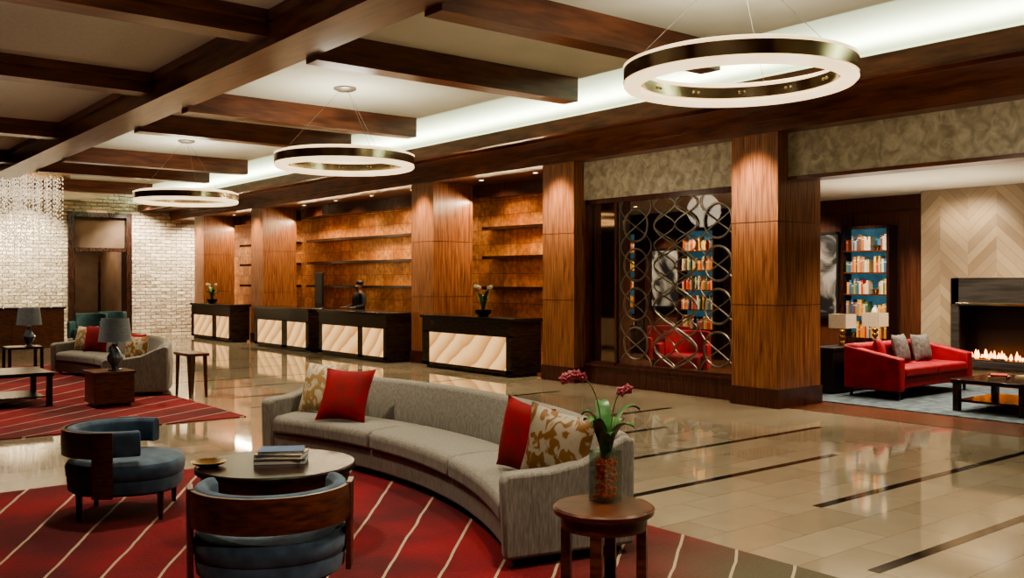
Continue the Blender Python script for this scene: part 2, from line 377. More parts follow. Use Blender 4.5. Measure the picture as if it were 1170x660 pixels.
for (y0,y1) in ((12.66,16.1),(16.98,24.6),(25.42,29.1)):
    trim(wavy(wf,y0,y1,12.29,3.5,3.77),m_plinth,'wavy dark wood bulkhead above reception shelves')
    for z in (.92,1.55,2.2,2.82):
        thing(wavy(ff,y0+.01,y1-.01,12.295,z,z+.065),'wall_shelf',m_dark,'long dark wavy-edged display shelf on the copper wall','shelf',group='wavy reception shelves')
# far wall with portal
mb=MB().box(-5,7.45,32,32.3,0,4.62); mb.box(9.4,12.4,32,32.3,0,4.62); mb.box(7.45,9.4,32,32.3,3.93,4.62)
struct(mb,'wall_north',m_brick,'pale split-face stone feature wall')
mb=MB().box(7.45,7.62,31.9,32.5,0,3.93); mb.box(9.23,9.4,31.9,32.5,0,3.93); mb.box(7.62,9.23,31.9,32.5,3.78,3.93); mb.box(7.62,9.23,31.95,32.3,2.68,2.8)
struct(mb,'door_1',m_dark,'dark timber portal frame')
struct(MB().box(7.62,9.23,32.1,32.2,2.8,3.78),'door_2',m_wallbrown,'brown transom over the doorway')
struct(MB().box(6,11,36,36.2,0,3.2),'wall_corridor',m_wallbrown,'brown corridor end wall')
mb=MB().box(6.9,7.45,32.3,36,0,3.2); mb.box(9.4,10,32.3,36,0,3.2); struct(mb,'wall_corridor_sides',m_wallbrown,'corridor side walls')
mb=MB().box(7.9,8.35,34.8,34.9,0,2.5); mb.box(8.9,8.97,34,34.07,0,2.7); struct(mb,'door_3',m_dark,'dark corridor door')
struct(MB().box(-5.2,-5,-4,38,0,4.8),'wall_west',m_wallbrown,'brown side wall')
struct(MB().box(-5,17,-4.2,-4,0,4.8),'wall_south',m_wallbrown,'brown rear wall')
# lounge shell
struct(MB().box(16.5,16.7,-4,17.2,0,3.9),'wall_east',m_backwall,'dark panelled lounge wall')
struct(MB().box(12.42,16.5,17,17.2,0,3.9),'wall_lounge_end',m_backwall,'dark lounge end wall')
mb=MB().box(11.3,16.5,-4,12.3,3.32,3.6); mb.box(12.42,16.5,12.3,17,3.32,3.6)
struct(mb,'ceiling_lounge',m_ceil,'cream lounge ceiling')
struct(MB().box(12.42,12.5,12.64,17,0,3.32),'wall_lounge_west',m_backwall,'dark lounge partition')
for y in (8.52,10.2,12.9,14.4,15.4,16.8):
    trim(MB().box(16.42,16.5,y-.12,y+.12,0,3.32),m_plinth,'wood pilaster on the lounge wall')
trim(MB().box(16.38,16.5,8.45,17,3.05,3.32),m_plinth,'wood cornice of the lounge wall')
# chimney breast around a real opening
for nm,b in (('wall_fireplace_left',(7.87,8.42,0,3.32)),('wall_fireplace_right',(3.4,5.19,0,3.32)),('wall_fireplace_top',(5.19,7.87,1.79,3.32)),('wall_fireplace_bottom',(5.19,7.87,0,.29))):
    struct(MB().box(15.9,16.5,*b),nm,m_herring,'herringbone stone chimney breast')
e=root('fireplace','linear gas fireplace with dark stone surround and low orange flames','fireplace',(15.9,6.53,0))
mb=MB(); mb.box(-.05,.0,-1.33,-1.2,.3,1.78); mb.box(-.05,.0,1.2,1.33,.3,1.78); mb.box(-.05,.0,-1.33,1.33,1.34,1.78); mb.box(-.05,0,-1.33,1.33,.3,.4)
obj(mb,'surround',m_stone,e,bevel=.005)
mb=MB(); mb.box(.5,.55,-1.33,1.33,.3,1.78); mb.box(0,.5,-1.33,-1.3,.3,1.78); mb.box(0,.5,1.3,1.33,.3,1.78); mb.box(0,.5,-1.3,1.3,.3,.42); mb.box(0,.5,-1.3,1.3,1.6,1.78)
obj(mb,'firebox',m_firebox,e,smooth=False)
obj(MB().box(-.065,-.05,-1.25,1.25,1.33,1.37),'lintel_bar',m_metal,e,bevel=.003)
mb=MB()
for i in range(70):
    y=-1.1+2.2*i/69+random.uniform(-.02,.02); h=random.uniform(.06,.17); x=.2+random.uniform(-.06,.06)
    mb.lathe([(0,.42),(.02,.44),(.024,.42+h*.4),(.01,.42+h*.8),(0,.42+h)],6,x,y)
f=obj(mb,'flame',m_flame,e); f['kind']='stuff'
mb=MB()
for i in range(60): 
    mb.ell((.2+random.uniform(-.12,.12),-1.15+2.3*i/59,.43),(.035,.04,.025),6,4)
f=obj(mb,'fire_pebbles',m_firebox,e); f['kind']='stuff'

# ------------------------------------------------------------------ rugs
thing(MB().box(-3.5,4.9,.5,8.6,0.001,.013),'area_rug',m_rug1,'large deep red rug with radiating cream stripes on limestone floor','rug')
thing(MB().box(-3.5,4.8,11.5,21,0.001,.013),'area_rug',m_rug2,'deep red striped rug under the second seating group','rug')
thing(MB().box(11.9,15.6,3.5,9.6,0.005,.018),'area_rug',m_bluerug,'mottled blue-grey rug under red sofa','rug')
RZ=.013

# ------------------------------------------------------------------ chandeliers
stud_me=MB().ell((0,0,0),(.014,.014,.014),8,6).mesh('stud',[m_metal])
CH=[]
def chandelier(x,y,z):
    e=root('chandelier','round ring chandelier in polished metal with glowing cream diffuser','chandelier',(x,y,z),0,'ring chandeliers')
    obj(MB().arc([(.895,-.060),(.917,-.060),(.917,.045),(.895,.045)],full=True,n=96),'outer_band',m_metal,e)
    obj(MB().arc([(.785,-.050),(.80,-.050),(.80,.045),(.785,.045)],full=True,n=96),'inner_band',m_metal,e)
    obj(MB().arc([(.80,-.050),(.778,-.080),(.79,-.108),(.85,-.120),(.895,-.108),(.915,-.085),(.90,-.055)],full=True,n=96),'lower_diffuser',m_diff,e)
    obj(MB().arc([(.80,.04),(.895,.04),(.918,.068),(.85,.094),(.78,.070)],full=True,n=96),'upper_diffuser',m_diff,e)
    for k in range(12):
        a=2*pi*k/12+.1
        for da in(-.03,.03): obj(stud_me,'stud',m_metal,e,loc=(.782*cos(a+da),.782*sin(a+da),0))
    top=4.3-z
    for k in range(3):
        a=2*pi*k/3+.4
        obj(MB().tube([(.85*cos(a),.85*sin(a),.08),(.06*cos(a),.06*sin(a),top-.03)],.0022,6),'cable',m_grille,e)
    obj(MB().lathe([(.0,top-.05),(.10,top-.045),(.15,top-.02),(.15,top)],32),'canopy',m_grille,e)
    CH.append((x,y,z)); return e
chandelier(6.1,4.75,3.41); chandelier(6.0,11.1,3.34); chandelier(6.0,17.1,3.27)

# crystal curtain
mb=MB()
def octa(mb,x,y,z,r,h):
    vs=[(x+r,y,z),(x,y+r,z),(x-r,y,z),(x,y-r,z),(x,y,z+h),(x,y,z-h)]
    mb.add(vs,[(0,1,4),(1,2,4),(2,3,4),(3,0,4),(1,0,5),(2,1,5),(3,2,5),(0,3,5)])
for k in range(340):
    rr=1.4*math.sqrt(random.random()); a=random.uniform(0,2*pi); L=1.2+random.random()**1.5*2.0; zt=4.15
    nb=int(L/.1)
    for j in range(nb):
        if random.random()<.2+.4*j/30 and j>4: continue
        octa(mb,rr*cos(a),rr*sin(a),zt-j*.1-random.random()*.03,.016,.028)
e=root('crystal_curtain','cascade of hanging crystal bead strands from a round ceiling plate','crystal chandelier',(4.25,24.6,0))
o=obj(mb,'crystal_strand',m_crystal,e,smooth=False); o['kind']='stuff'
obj(MB().lathe([(0,4.3),(0,4.16),(1.4,4.16),(1.5,4.2),(1.5,4.3)],48),'ceiling_plate',m_gold,e)

# ------------------------------------------------------------------ reception desks
def desk(x0,x1,y0,y1,panels):
    yc=(y0+y1)/2; e=root('reception_desk','dark stone and wood reception desk with glowing alabaster front panels','reception desk',((x0+x1)/2,yc,0),0,'reception desks')
    hx=(x1-x0)/2; hy=(y1-y0)/2
    mb=MB().box(-hx+.03,hx,-hy,hy,.06,1.0); mb.box(-hx+.08,hx-.05,-hy+.05,hy-.05,0,.06)
    ys=sorted([v-yc for p in panels for v in p]); edges=[-hy]+ys+[hy]
    for a,b in zip(edges[0::2],edges[1::2]): mb.box(-hx,-hx+.03,a,b,.06,.74)
    mb.box(-hx,-hx+.03,-hy,hy,.72,1.0); mb.box(-hx,-hx+.03,-hy,hy,.06,.12)
    obj(mb,'body',m_granitew,e,smooth=False)
    obj(MB().box(-hx-.04,hx+.02,-hy-.03,hy+.03,1.0,1.06),'countertop',m_granite,e,bevel=.006)
    for a,b in panels: obj(MB().box(-hx+.01,-hx+.029,a-yc+.001,b-yc-.001,.121,.719),'front_panel',m_ala,e,smooth=False,label='glowing alabaster panel')
    return e
desk(10.4,11.1,13.1,16.0,[(13.25,15.75)])
desk(10.2,10.9,17.07,20.15,[(17.2,18.1),(18.3,20.0)])
desk(10.2,10.9,20.7,23.9,[(20.85,21.9),(22.2,23.7)])
desk(10.15,10.72,25.45,28.5,[(25.55,26.5),(26.8,28.3)])
e=root('display_stand','tall dark freestanding display panel behind the reception desk','display',(11.3,22.3,0))
obj(MB().box(-.03,.03,-.2,.2,.15,1.95),'panel',m_black,e,bevel=.01); obj(MB().box(-.15,.15,-.22,.22,0,.15),'base',m_black,e,bevel=.01)
# ------------------------------------------------------------------ metal screen
e=root('metal_screen','dark-framed glass screen with interlaced metal ring and lens grille','room divider',(11.05,10.15,0))
y0,y1=-1.64,1.65
mb=MB().box(-.08,.08,y0,y1,0,.30); mb.box(-.1,.1,y0,y1,.3,.34)
obj(mb,'base',m_plinth,e,smooth=False)
mb=MB().box(-.05,.05,y0,y0+.08,.34,3.12); mb.box(-.05,.05,y1-.08,y1,.34,3.12); mb.box(-.05,.05,y0,y1,3.04,3.12); mb.box(-.05,.05,.9,.95,.34,3.04); mb.box(-.05,.05,y0,y1,.34,.38)
obj(mb,'frame',m_plinth,e,smooth=False)
obj(MB().box(.02,.028,y0+.08,.9,.38,3.04),'glass_pane',m_glass,e,smooth=False)
obj(MB().box(.02,.04,.95,y1-.08,.38,3.04),'glass_pane',m_mirror,e,smooth=False,label='smoked side pane')
def ring(cy,cz,ry,rz,n=40): return [(0,cy+ry*cos(2*pi*i/n),cz+rz*sin(2*pi*i/n)) for i in range(n)]
mb=MB()
W0,W1=y0+.1,.88
# two columns of rings
for cz in (.72,1.36,2.0,2.64):
    for cyy in (-1.17,.51): mb.tube(ring(cyy,cz,.26,.26),.018,6,closed=True)
# diamond lens lattice of crossing bent bars in the middle, reaching the frame
def wave(c,amp,per,ph,r=.013):
    mb.tube([(0,c+amp*sin(ph+2*pi*(k/96)*2.66/per),.38+2.66*k/96) for k in range(97)],r,6)
for c in (-.55,-.11):
    for ph in (pi/2,-pi/2): wave(c,.22,.64,ph)
for ph in (0,pi): wave(-.33,.44,1.28,ph)
for c in (-1.17,.51):
    for ph in (pi/2,-pi/2): wave(c,.34,1.28,ph,.011)
for yy in (W0,W1): mb.tube([(0,yy,.38),(0,yy,3.04)],.012,6)
obj(mb,'grille',m_grille,e)

# ------------------------------------------------------------------ bookcases and books
def book_mesh(col,i):
    mb=MB(); w,h,d=.03,.22,.16
    mb.box(0,.003,-w/2,w/2,0,h,0); mb.box(.003,d,-w/2,-w/2+.003,0,h,0); mb.box(.003,d,w/2-.003,w/2,0,h,0)
    mb.box(.003,d-.006,-w/2+.003,w/2-.003,.004,h-.004,1); mb.box(-.0008,0,-w/2+.001,w/2-.001,h*.75,h*.8,1)
    return mb.mesh('book',[M('book_cover_%d'%i,col,ns=20,rough=.5),m_page],False)
bcols=[(.45,.03,.02),(.6,.25,.04),(.5,.38,.2),(.04,.10,.22),(.6,.52,.38),(.2,.05,.03),(.6,.12,.03),(.08,.16,.08),(.65,.36,.08),(.3,.22,.14)]
bmeshes=[book_mesh(c,i) for i,c in enumerate(bcols)]
vase_me=MB().lathe([(0,0),(.05,0),(.075,.06),(.06,.13),(.025,.17),(.03,.2)],20).mesh('vase',[m_white])
bowl_me=MB().lathe([(0,0),(.03,0),(.035,.02),(.09,.09),(.085,.09),(.03,.03),(0,.025)],20).mesh('bowl',[m_gold])
def bookcase(y0,y1,z0,z1,ns,gname,xb=16.42,depth=.3):
    yc=(y0+y1)/2; hy=(y1-y0)/2; xf=xb-depth
    e=root('bookcase','built-in dark bookcase with blue backlit shelves','bookcase',(xf,yc,0),0,'backlit bookcases')
    mb=MB().box(0,depth,-hy-.05,-hy,0,z1+.05); mb.box(0,depth,hy,hy+.05,0,z1+.05); mb.box(0,depth,-hy,hy,z1,z1+.05); mb.box(0,depth,-hy,hy,0,z0)
    obj(mb,'body',m_dark,e,smooth=False)
    obj(MB().box(depth-.02,depth,-hy,hy,z0,z1),'back_panel',m_shelfback,e,smooth=False,label='blue glowing back panel')
    dz=(z1-z0)/ns
    for k in range(1,ns): obj(MB().box(.01,depth-.02,-hy,hy,z0+k*dz-.025,z0+k*dz),'shelf',m_walnut,e,smooth=False)
    for k in range(ns):
        zb=z0+k*dz; y=-hy+.03
        while y<hy-.05:
            r=random.random()
            if r<.04 and y<hy-.22:
                me=random.choice([vase_me,bowl_me]); o=bpy.data.objects.new(me.name,me); COL.objects.link(o); o.location=(xf+.13,yc+y+.1,zb)
                props(o,'small white vase on the backlit shelf' if me is vase_me else 'small brass bowl on the backlit shelf',me.name,'shelf ornaments'); y+=.21; continue
            if r<.09: y+=random.uniform(.05,.10); continue
            me=random.choice(bmeshes); sw=random.uniform(.9,1.7); sh=random.uniform(.85,1.4); w=.03*sw
            if y+w>hy-.01: break
            o=bpy.data.objects.new('book',me); COL.objects.link(o); o.location=(xf+.05,yc+y+w/2,zb); o.scale=(1,sw,min(sh,(dz-.05)/.22))
            props(o,'upright hardback book on the backlit shelf','book',gname); y+=w+.001
bookcase(9.2,10.08,.67,2.72,5,'books in the lounge bookcase')
bookcase(13.25,14.2,.67,2.85,5,'books behind the metal screen')
bookcase(15.6,16.55,.67,2.85,5,'books behind the metal screen')
def picture(y0,y1,z0,z1,lab):
    e=root('framed_picture',lab,'picture',(16.42,(y0+y1)/2,z0)); hy=(y1-y0)/2; h=z1-z0
    mb=MB().box(-.04,0,-hy,-hy+.05,0,h); mb.box(-.04,0,hy-.05,hy,0,h); mb.box(-.04,0,-hy,hy,0,.05); mb.box(-.04,0,-hy,hy,h-.05,h)
    obj(mb,'frame',m_black,e,smooth=False); obj(MB().box(-.02,0,-hy+.05,hy-.05,.05,h-.05),'canvas',m_inkpatt,e,smooth=False)
picture(14.35,15.35,1.1,2.5,'large dark abstract framed picture on the lounge wall')
picture(10.35,11.7,1.0,2.7,'large dark abstract framed picture beside the bookcase')

# ------------------------------------------------------------------ curved sofas
def curved_sofa(cx,cy,a0,a1,lab,ncush=3):
    R0=4.98; ox=5.4
    e=root('curved_sofa',lab,'sofa',(cx+ox,cy,RZ),0,'curved grey sofas')
    A0,A1=radians(a0),radians(a1); n=36
    def P(mb,name,mat,**k):
        nv=[]
        for x,y,z in mb.v:   # the near end is cut slightly inwards toward the back
            r=math.hypot(x+ox,y); a=math.atan2(y,x+ox); u=max(0,min(1,(A1-a)/(A1-A0)))
            a+=radians(2.8)*(r-R0)/.87*u**5; nv.append((-ox+r*cos(a),r*sin(a),z))
        mb.v=nv
        return obj(mb,name,mat,e,**k)
    P(MB().arc([(R0+.04,.05),(R0+.82,.05),(R0+.82,.24),(R0+.02,.24)],A0+.01,A1-.01,n,-ox),'seat_base',m_sofa,bevel=.02)
    aw=.15/5.0
    c0,c1=A0+aw,A1-aw
    for k in range(ncush):
        b0=c0+(c1-c0)*k/ncush+.001; b1=c0+(c1-c0)*(k+1)/ncush-.001
        P(MB().arc([(R0-.01,.245),(R0+.60,.245),(R0+.60,.40),(R0+.3,.425),(R0+.03,.41),(R0-.015,.37)],b0,b1,14,-ox),'seat_cushion',m_sofa,bevel=.028,seg=4)
    P(MB().arc([(R0+.62,.27),(R0+.87,.06),(R0+.89,.40),(R0+.86,.745),(R0+.81,.765),(R0+.74,.745),(R0+.62,.5)],A0+aw*.5,A1-aw*.5,n,-ox),'backrest',m_sofa,bevel=.02)
    arm=[(R0-.0,.06),(R0+.87,.06),(R0+.88,.72),(R0+.82,.75),(R0+.72,.71),(R0+.5,.61),(R0+.3,.58),(R0+.02,.575),(R0-.02,.54)]
    P(MB().arc(arm,A0,A0+aw,3,-ox),'armrest',m_sofa,bevel=.025)
    P(MB().arc(arm,A1-aw,A1,3,-ox),'armrest',m_sofa,bevel=.025)
    for a in (A0+.04,(A0+A1)/2,A1-.03):
        for r in (R0+.1,R0+.75):
            P(MB().frustum(-ox+r*cos(a),r*sin(a),0,.06,.022,.03,12),'foot',m_dark)
    return e
curved_sofa(-.82,6.98,-31.4,21.2,'long curved grey chenille sofa on the striped red rug')
curved_sofa(-.47,16.98,-30.1,23,'curved grey chenille sofa in the second seating group')
def pillow(x,y,z,rz,tilt,w,mat,lab,t=.17,h=None,roll=0):
    return thing(MB().pillow(w,h or w,t),'throw_pillow',mat,lab,'pillow',(x,y,z),(tilt,roll,rz))
def spol(a,r,cx=-.82,cy=6.98): a=radians(a); return cx+r*cos(a),cy+r*sin(a)
SZ=.425+RZ
def spil(a,r,w,mat,lab,cx=-.82,cy=6.98,tw=0,tilt=-14,roll=0):
    x,y=spol(a,r,cx,cy); pillow(x,y,SZ-.01,radians(a-90+tw),radians(tilt),w,mat,lab,roll=radians(roll))
spil(16.2,5.32,.52,m_patt2,'cream and gold patterned throw pillow on the curved sofa',tw=14,tilt=-18)
spil(9.9,5.08,.53,m_red,'red velvet throw pillow on the curved sofa',tw=22,tilt=-26)
spil(-22.4,5.24,.50,m_red,'red velvet throw pillow leaning near the sofa arm',tw=24,tilt=-8,roll=6)
spil(-27.0,5.34,.50,m_patt,'silver and gold brocade pillow leaning on the sofa arm',tw=46,tilt=-4,roll=10)
spil(18.5,5.38,.48,m_patt2,'cream patterned pillow on the second sofa',-.47,16.98,tw=15)
spil(14,5.34,.50,m_red,'red pillow on the second sofa',-.47,16.98,tw=25)
spil(-20.5,5.30,.50,m_red,'red pillow on the second sofa',-.47,16.98,tw=30,tilt=-8)
spil(-25.0,5.36,.48,m_patt,'patterned pillow on the second sofa',-.47,16.98,tw=50,tilt=-4)

# ------------------------------------------------------------------ barrel chairs (front = +x)
def barrel_chair(x,y,rz,lab):
    e=root('barrel_chair',lab,'chair',(x,y,RZ),rz,'navy barrel chairs'); e.scale=(.94,.94,.94)
    def D(r,z,n=40,f=1.06):
        out=[]
        for i in range(n):
            a=2*pi*i/n; c,s=cos(a),sin(a); p=.75 if c>0 else 1
            out.append((r*f*math.copysign(abs(c)**p,c) if c>0 else r*c, r*math.copysign(abs(s)**p,s), z))
        return out
    mb=MB(); rings=[D(.385,.20),D(.41,.22),D(.42,.30),D(.415,.315),D(.425,.33),D(.43,.40),D(.41,.435),D(.35,.455),D(.15,.462)]
    n=40; vs=[v for r in rings for v in r]; fs=[]
    for j in range(len(rings)-1):
        for i in range(n): fs.append((j*n+i,j*n+(i+1)%n,(j+1)*n+(i+1)%n,(j+1)*n+i))
    fs.append(tuple(range(n))[::-1]); fs.append(tuple(range((len(rings)-1)*n,len(rings)*n))); mb.add(vs,fs)
    obj(mb,'seat',m_navy,e)
    obj(MB().arc([(.335,.53),(.35,.505),(.425,.505),(.43,.53),(.43,.66),(.415,.695),(.37,.70),(.345,.67)],radians(62),radians(298),40),'backrest',m_navy,e,bevel=.01)
    obj(MB().arc([(.431,.50),(.455,.50),(.46,.60),(.455,.695),(.431,.695)],radians(100),radians(260),36),'back_shell',m_walnut,e,label='curved walnut outer back')
    for s in (1,-1):
        a=radians(180+s*82)
        obj(MB().arc([(.432,.2),(.462,.2),(.465,.70),(.432,.70)],a-.17,a+.17,8),'side_support',m_walnut,e,bevel=.004)
    for (lx,ly) in ((.33,.3),(.33,-.3),(-.27,.26),(-.27,-.26)):
        obj(MB().frustum(lx,ly,0,.22,.02,.032,4,rot=pi/4),'leg',m_dark,e)
    return e
barrel_chair(2.10,7.32,radians(-28),'navy velvet barrel chair with walnut supports on red rug')
barrel_chair(2.13,4.76,math.atan2(1.2,.58),'navy velvet barrel chair with curved walnut back by round table')

# ------------------------------------------------------------------ round coffee table
TX,TY=2.71,5.98
e=root('coffee_table','round dark glossy wood coffee table with curved panel base','table',(TX,TY,RZ))
obj(MB().lathe([(0,.455),(.50,.455),(.53,.465),(.53,.49),(.52,.5),(0,.5)],64),'tabletop',m_darkh,e)
obj(MB().arc([(.47,.36),(.49,.36),(.49,.455),(.47,.455)],full=True,n=64),'apron',m_walnut,e)
for k in range(3):
    a=2*pi*k/3+.3
    obj(MB().arc([(.44,.0),(.468,.0),(.468,.40),(.44,.40)],a-.35,a+.35,10),'leg',m_walnut,e,bevel=.004)
obj(MB().lathe([(0,.10),(.43,.10),(.43,.12),(0,.12)],48),'lower_shelf',m_dark,e)
zt=.5+RZ
def flat_book(x,y,z,w,d,t,rz,i,lab):
    mb=MB().box(-w/2,w/2,-d/2,d/2,0,.003,0); mb.box(-w/2,w/2,-d/2,d/2,t-.003,t,0); mb.box(-w/2,-w/2+.003,-d/2,d/2,.003,t-.003,0); mb.box(-w/2+.003,w/2-.005,-d/2+.005,d/2-.005,.003,t-.003,1)
    return thing(mb,'book',[bmeshes[i].materials[0],m_page],lab,'book',(x,y,z),(0,0,rz),group='stacked books')
flat_book(2.76,6.0,zt,.34,.27,.035,-.55,3,'thick navy book on the round coffee table')
flat_book(2.76,6.0,zt+.035,.32,.25,.03,-.68,4,'pale hardback in a table book stack')
flat_book(2.76,6.0,zt+.065,.30,.22,.02,-.5,3,'dark hardback on top of a book stack')
thing(MB().lathe([(0,0),(.05,0),(.10,.02),(.115,.035),(.11,.036),(.05,.012),(0,.01)],32),'tray',m_gold,'small round brass dish at the table edge','dish',(2.30,6.13,zt))

# ------------------------------------------------------------------ side table, vase, orchid
e=root('side_table','small round walnut side table with slab legs','table',(3.43,3.54,RZ))
obj(MB().lathe([(0,.515),(.24,.515),(.262,.525),(.265,.55),(.255,.56),(0,.56)],48),'tabletop',m_walnut,e)
obj(MB().arc([(.2,.45),(.225,.45),(.225,.515),(.2,.515)],full=True,n=40),'apron',m_walnut,e)
for k in range(4):
    a=2*pi*k/4+.62
    obj(MB().box(.175,.225,-.03,.03,0,.5,rot=a,piv=(0,0)),'leg',m_walnut,e,bevel=.004)
obj(MB().lathe([(0,.0),(.10,.0),(.10,.12),(.07,.16),(0,.16)],24),'foot_drum',m_dark,e)
def orchid(loc,rz,petal,sc,lab,stems,vase=True):
    e=root('orchid_arrangement',lab,'plant',loc,rz); e.scale=(sc,)*3
    if vase:
        w=.062
        mb=MB().box(-w,w,-w,w,0,.012); mb.box(-w,w,-w,-w+.005,.012,.27); mb.box(-w,w,w-.005,w,.012,.27); mb.box(-w,-w+.005,-w+.005,w-.005,.012,.27); mb.box(w-.005,w,-w+.005,w-.005,.012,.27)
        obj(mb,'vase',m_vase,e,smooth=False,label='square clear glass vase')
        mb=MB()
        for i in range(130): mb.ell((random.uniform(-.043,.043),random.uniform(-.043,.043),.02+random.random()*.20),(.012,.012,.012),7,5)
        o=obj(mb,'filler',m_orange,e,label='orange-red filler stones'); o['kind']='stuff'
    else:
        obj(MB().lathe([(0,0),(.07,0),(.12,.05),(.13,.1),(.12,.1),(.1,.06),(0,.06)],24),'bowl',m_black,e)
    zb=.2 if vase else .08
    for k in range(8):
        a=2*pi*k/8+.2; L=random.uniform(.13,.19); up=random.uniform(.10,.24); w=.038; vs=[];fs=[]; n=10
        for j in range(n+1):
            t=j/n; rr=L*t**1.3; zz=zb+up*1.4*sin(t*pi*.62)+.02; ww=w*sin(pi*min(1,.12+t*.88))**.6+.002
            x,y=rr*cos(a),rr*sin(a); px,py=-sin(a),cos(a)
            vs+=[(x-px*ww,y-py*ww,zz+.008),(x,y,zz-.004),(x+px*ww,y+py*ww,zz+.008)]
        for j in range(n):
            o=3*j; fs+=[(o,o+1,o+4,o+3),(o+1,o+2,o+5,o+4)]
        obj(MB().add(vs,fs),'leaf',m_leaf,e)
    for (pts,fl) in stems:
        P=[Vector(p) for p in pts]; path=[]
        for j in range(len(P)-1):
            p0=P[max(j-1,0)];p1=P[j];p2=P[j+1];p3=P[min(j+2,len(P)-1)]
            for q in range(6):
                t=q/6; path.append(.5*((2*p1)+(p2-p0)*t+(2*p0-5*p1+4*p2-p3)*t*t+(-p0+3*p1-3*p2+p3)*t**3))
        path.append(P[-1])
        obj(MB().tube(path,.0035,6),'stem',m_stem,e)
        for k in range(fl):
            p=path[-1-int(k*len(path)*.3/max(fl,1))]; mb=MB(); fa=random.uniform(0,2*pi)
            nrm=Vector((-.6+random.uniform(-.3,.3),-.7+random.uniform(-.3,.3),random.uniform(-.3,.3))).normalized()
            e1=nrm.cross(Vector((0,0,1))).normalized(); e2=nrm.cross(e1)
            for q in range(5):
                a=fa+2*pi*q/5; d=e1*cos(a)+e2*sin(a); s=nrm.cross(d); c=p+nrm*.012
                L=.034; W=.016
                mb.add([c,c+d*L*.45+s*W,c+d*L+nrm*-.004,c+d*L*.45-s*W,c+d*L*.5+nrm*.006],[(0,1,4),(1,2,4),(2,3,4),(3,0,4)])
            mb.ell(c+nrm*.008,(.007,.007,.007),8,6)
            obj(mb,'flower',petal,e,smooth=False)
F=(.6225,.7826); Rr=(.7826,-.6225)
def rp(r,z,f=0): return (Rr[0]*r+F[0]*f,Rr[1]*r+F[1]*f,z)
orchid((3.50,3.60,.56+RZ),0,m_pink,1.0,'pink orchid with green leaves in square glass vase',
  [([rp(0,.2),rp(-.02,.38),rp(-.04,.52),rp(-.08,.62),rp(-.15,.675),rp(-.22,.65)],8),([rp(0,.2),rp(.03,.40),rp(.05,.52),rp(.08,.58),rp(.12,.60)],3)])
orchid((10.75,14.4,1.06),0,m_white,1.25,'white orchid in a low dark bowl on the reception desk',
  [([rp(0,.1),rp(.0,.3),rp(-.03,.42),rp(-.12,.46)],7),([rp(0,.1),rp(.04,.3),rp(.06,.42),rp(.12,.45)],6)],False)
orchid((10.45,27.6,1.06),0,m_white,1.25,'white orchid in a dark bowl on the last reception desk',
  [([rp(0,.1),rp(.0,.3),rp(-.03,.42),rp(-.12,.46)],7),([rp(0,.1),rp(.04,.3),rp(.06,.42),rp(.1,.45)],5)],False)

# ------------------------------------------------------------------ second seating group
e=root('cube_side_table','copper-toned cube side table with inset dark edges','table',(3.72,13.65,RZ),0)
obj(MB().box(-.26,.26,-.26,.26,.05,.46),'body',m_walnut,e,bevel=.008); obj(MB().box(-.28,.28,-.28,.28,.46,.49),'tabletop',m_walnut,e,bevel=.005); obj(MB().box(-.22,.22,-.22,.22,0,.05),'plinth',m_dark,e)
def gourd_lamp(x,y,z,lab):
    e=root('table_lamp',lab,'lamp',(x,y,z),0,'gourd table lamps')
    obj(MB().lathe([(0,0),(.09,0),(.09,.015),(.05,.02),(.045,.05),(.10,.13),(.11,.18),(.06,.27),(.03,.32),(.05,.37),(.02,.41),(.012,.46),(0,.46)],28),'base',m_ceramic,e)
    obj(MB().arc([(.215,.40),(.22,.40),(.18,.72),(.175,.72)],full=True,n=32),'lamp_shade',m_shade,e)
gourd_lamp(3.78,13.6,.49+RZ,'grey-blue ceramic table lamp with grey drum shade on cube table')
e=root('side_table','dark square side table beside the second sofa','table',(3.75,19.45,RZ))
obj(MB().box(-.3,.3,-.3,.3,.46,.5),'tabletop',m_darkh,e,bevel=.004)
for sx in(-1,1):
    for sy in(-1,1): obj(MB().box(sx*.27-.025,sx*.27+.025,sy*.27-.025,sy*.27+.025,0,.46),'leg',m_dark,e)
gourd_lamp(3.85,19.4,.5+RZ,'grey-blue ceramic table lamp with grey drum shade on dark side table')
e=root('coffee_table','dark square coffee table in the second seating group','table',(2.55,14.6,RZ))
obj(MB().box(-.55,.55,-.55,.55,.42,.47),'tabletop',m_darkh,e,bevel=.004)
for sx in(-1,1):
    for sy in(-1,1): obj(MB().box(sx*.5-.035,sx*.5+.035,sy*.5-.035,sy*.5+.035,0,.42),'leg',m_dark,e)
obj(MB().box(-.46,.46,-.46,.46,.12,.14),'lower_shelf',m_dark,e)
e=root('console_table','open walnut console table with splayed legs behind the sofa','table',(5.02,14.1,0),0)
obj(MB().box(-.16,.16,-.32,.32,.62,.66),'tabletop',m_walnut,e,bevel=.004)
for sx in(-1,1):
    for sy in(-1,1):
        obj(MB().frustum(sx*.12,sy*.29,0,.62,.022,.035,4,ox=0,oy=-sy*.05,rot=pi/4),'leg',m_walnut,e)
e=root('low_partition','low dark wood partition wall with cap rail','partition',(4.6,26.6,0))
mb=MB().box(-2.2,1.5,-.06,.06,0,1.0)
for k in range(6): mb.box(-2.15+k*.61,-1.6+k*.61,-.075,.075,.15,.9)
obj(mb,'body',m_walnut,e,smooth=False); obj(MB().box(-2.25,1.55,-.1,.1,1.0,1.05),'cap_rail',m_dark,e)
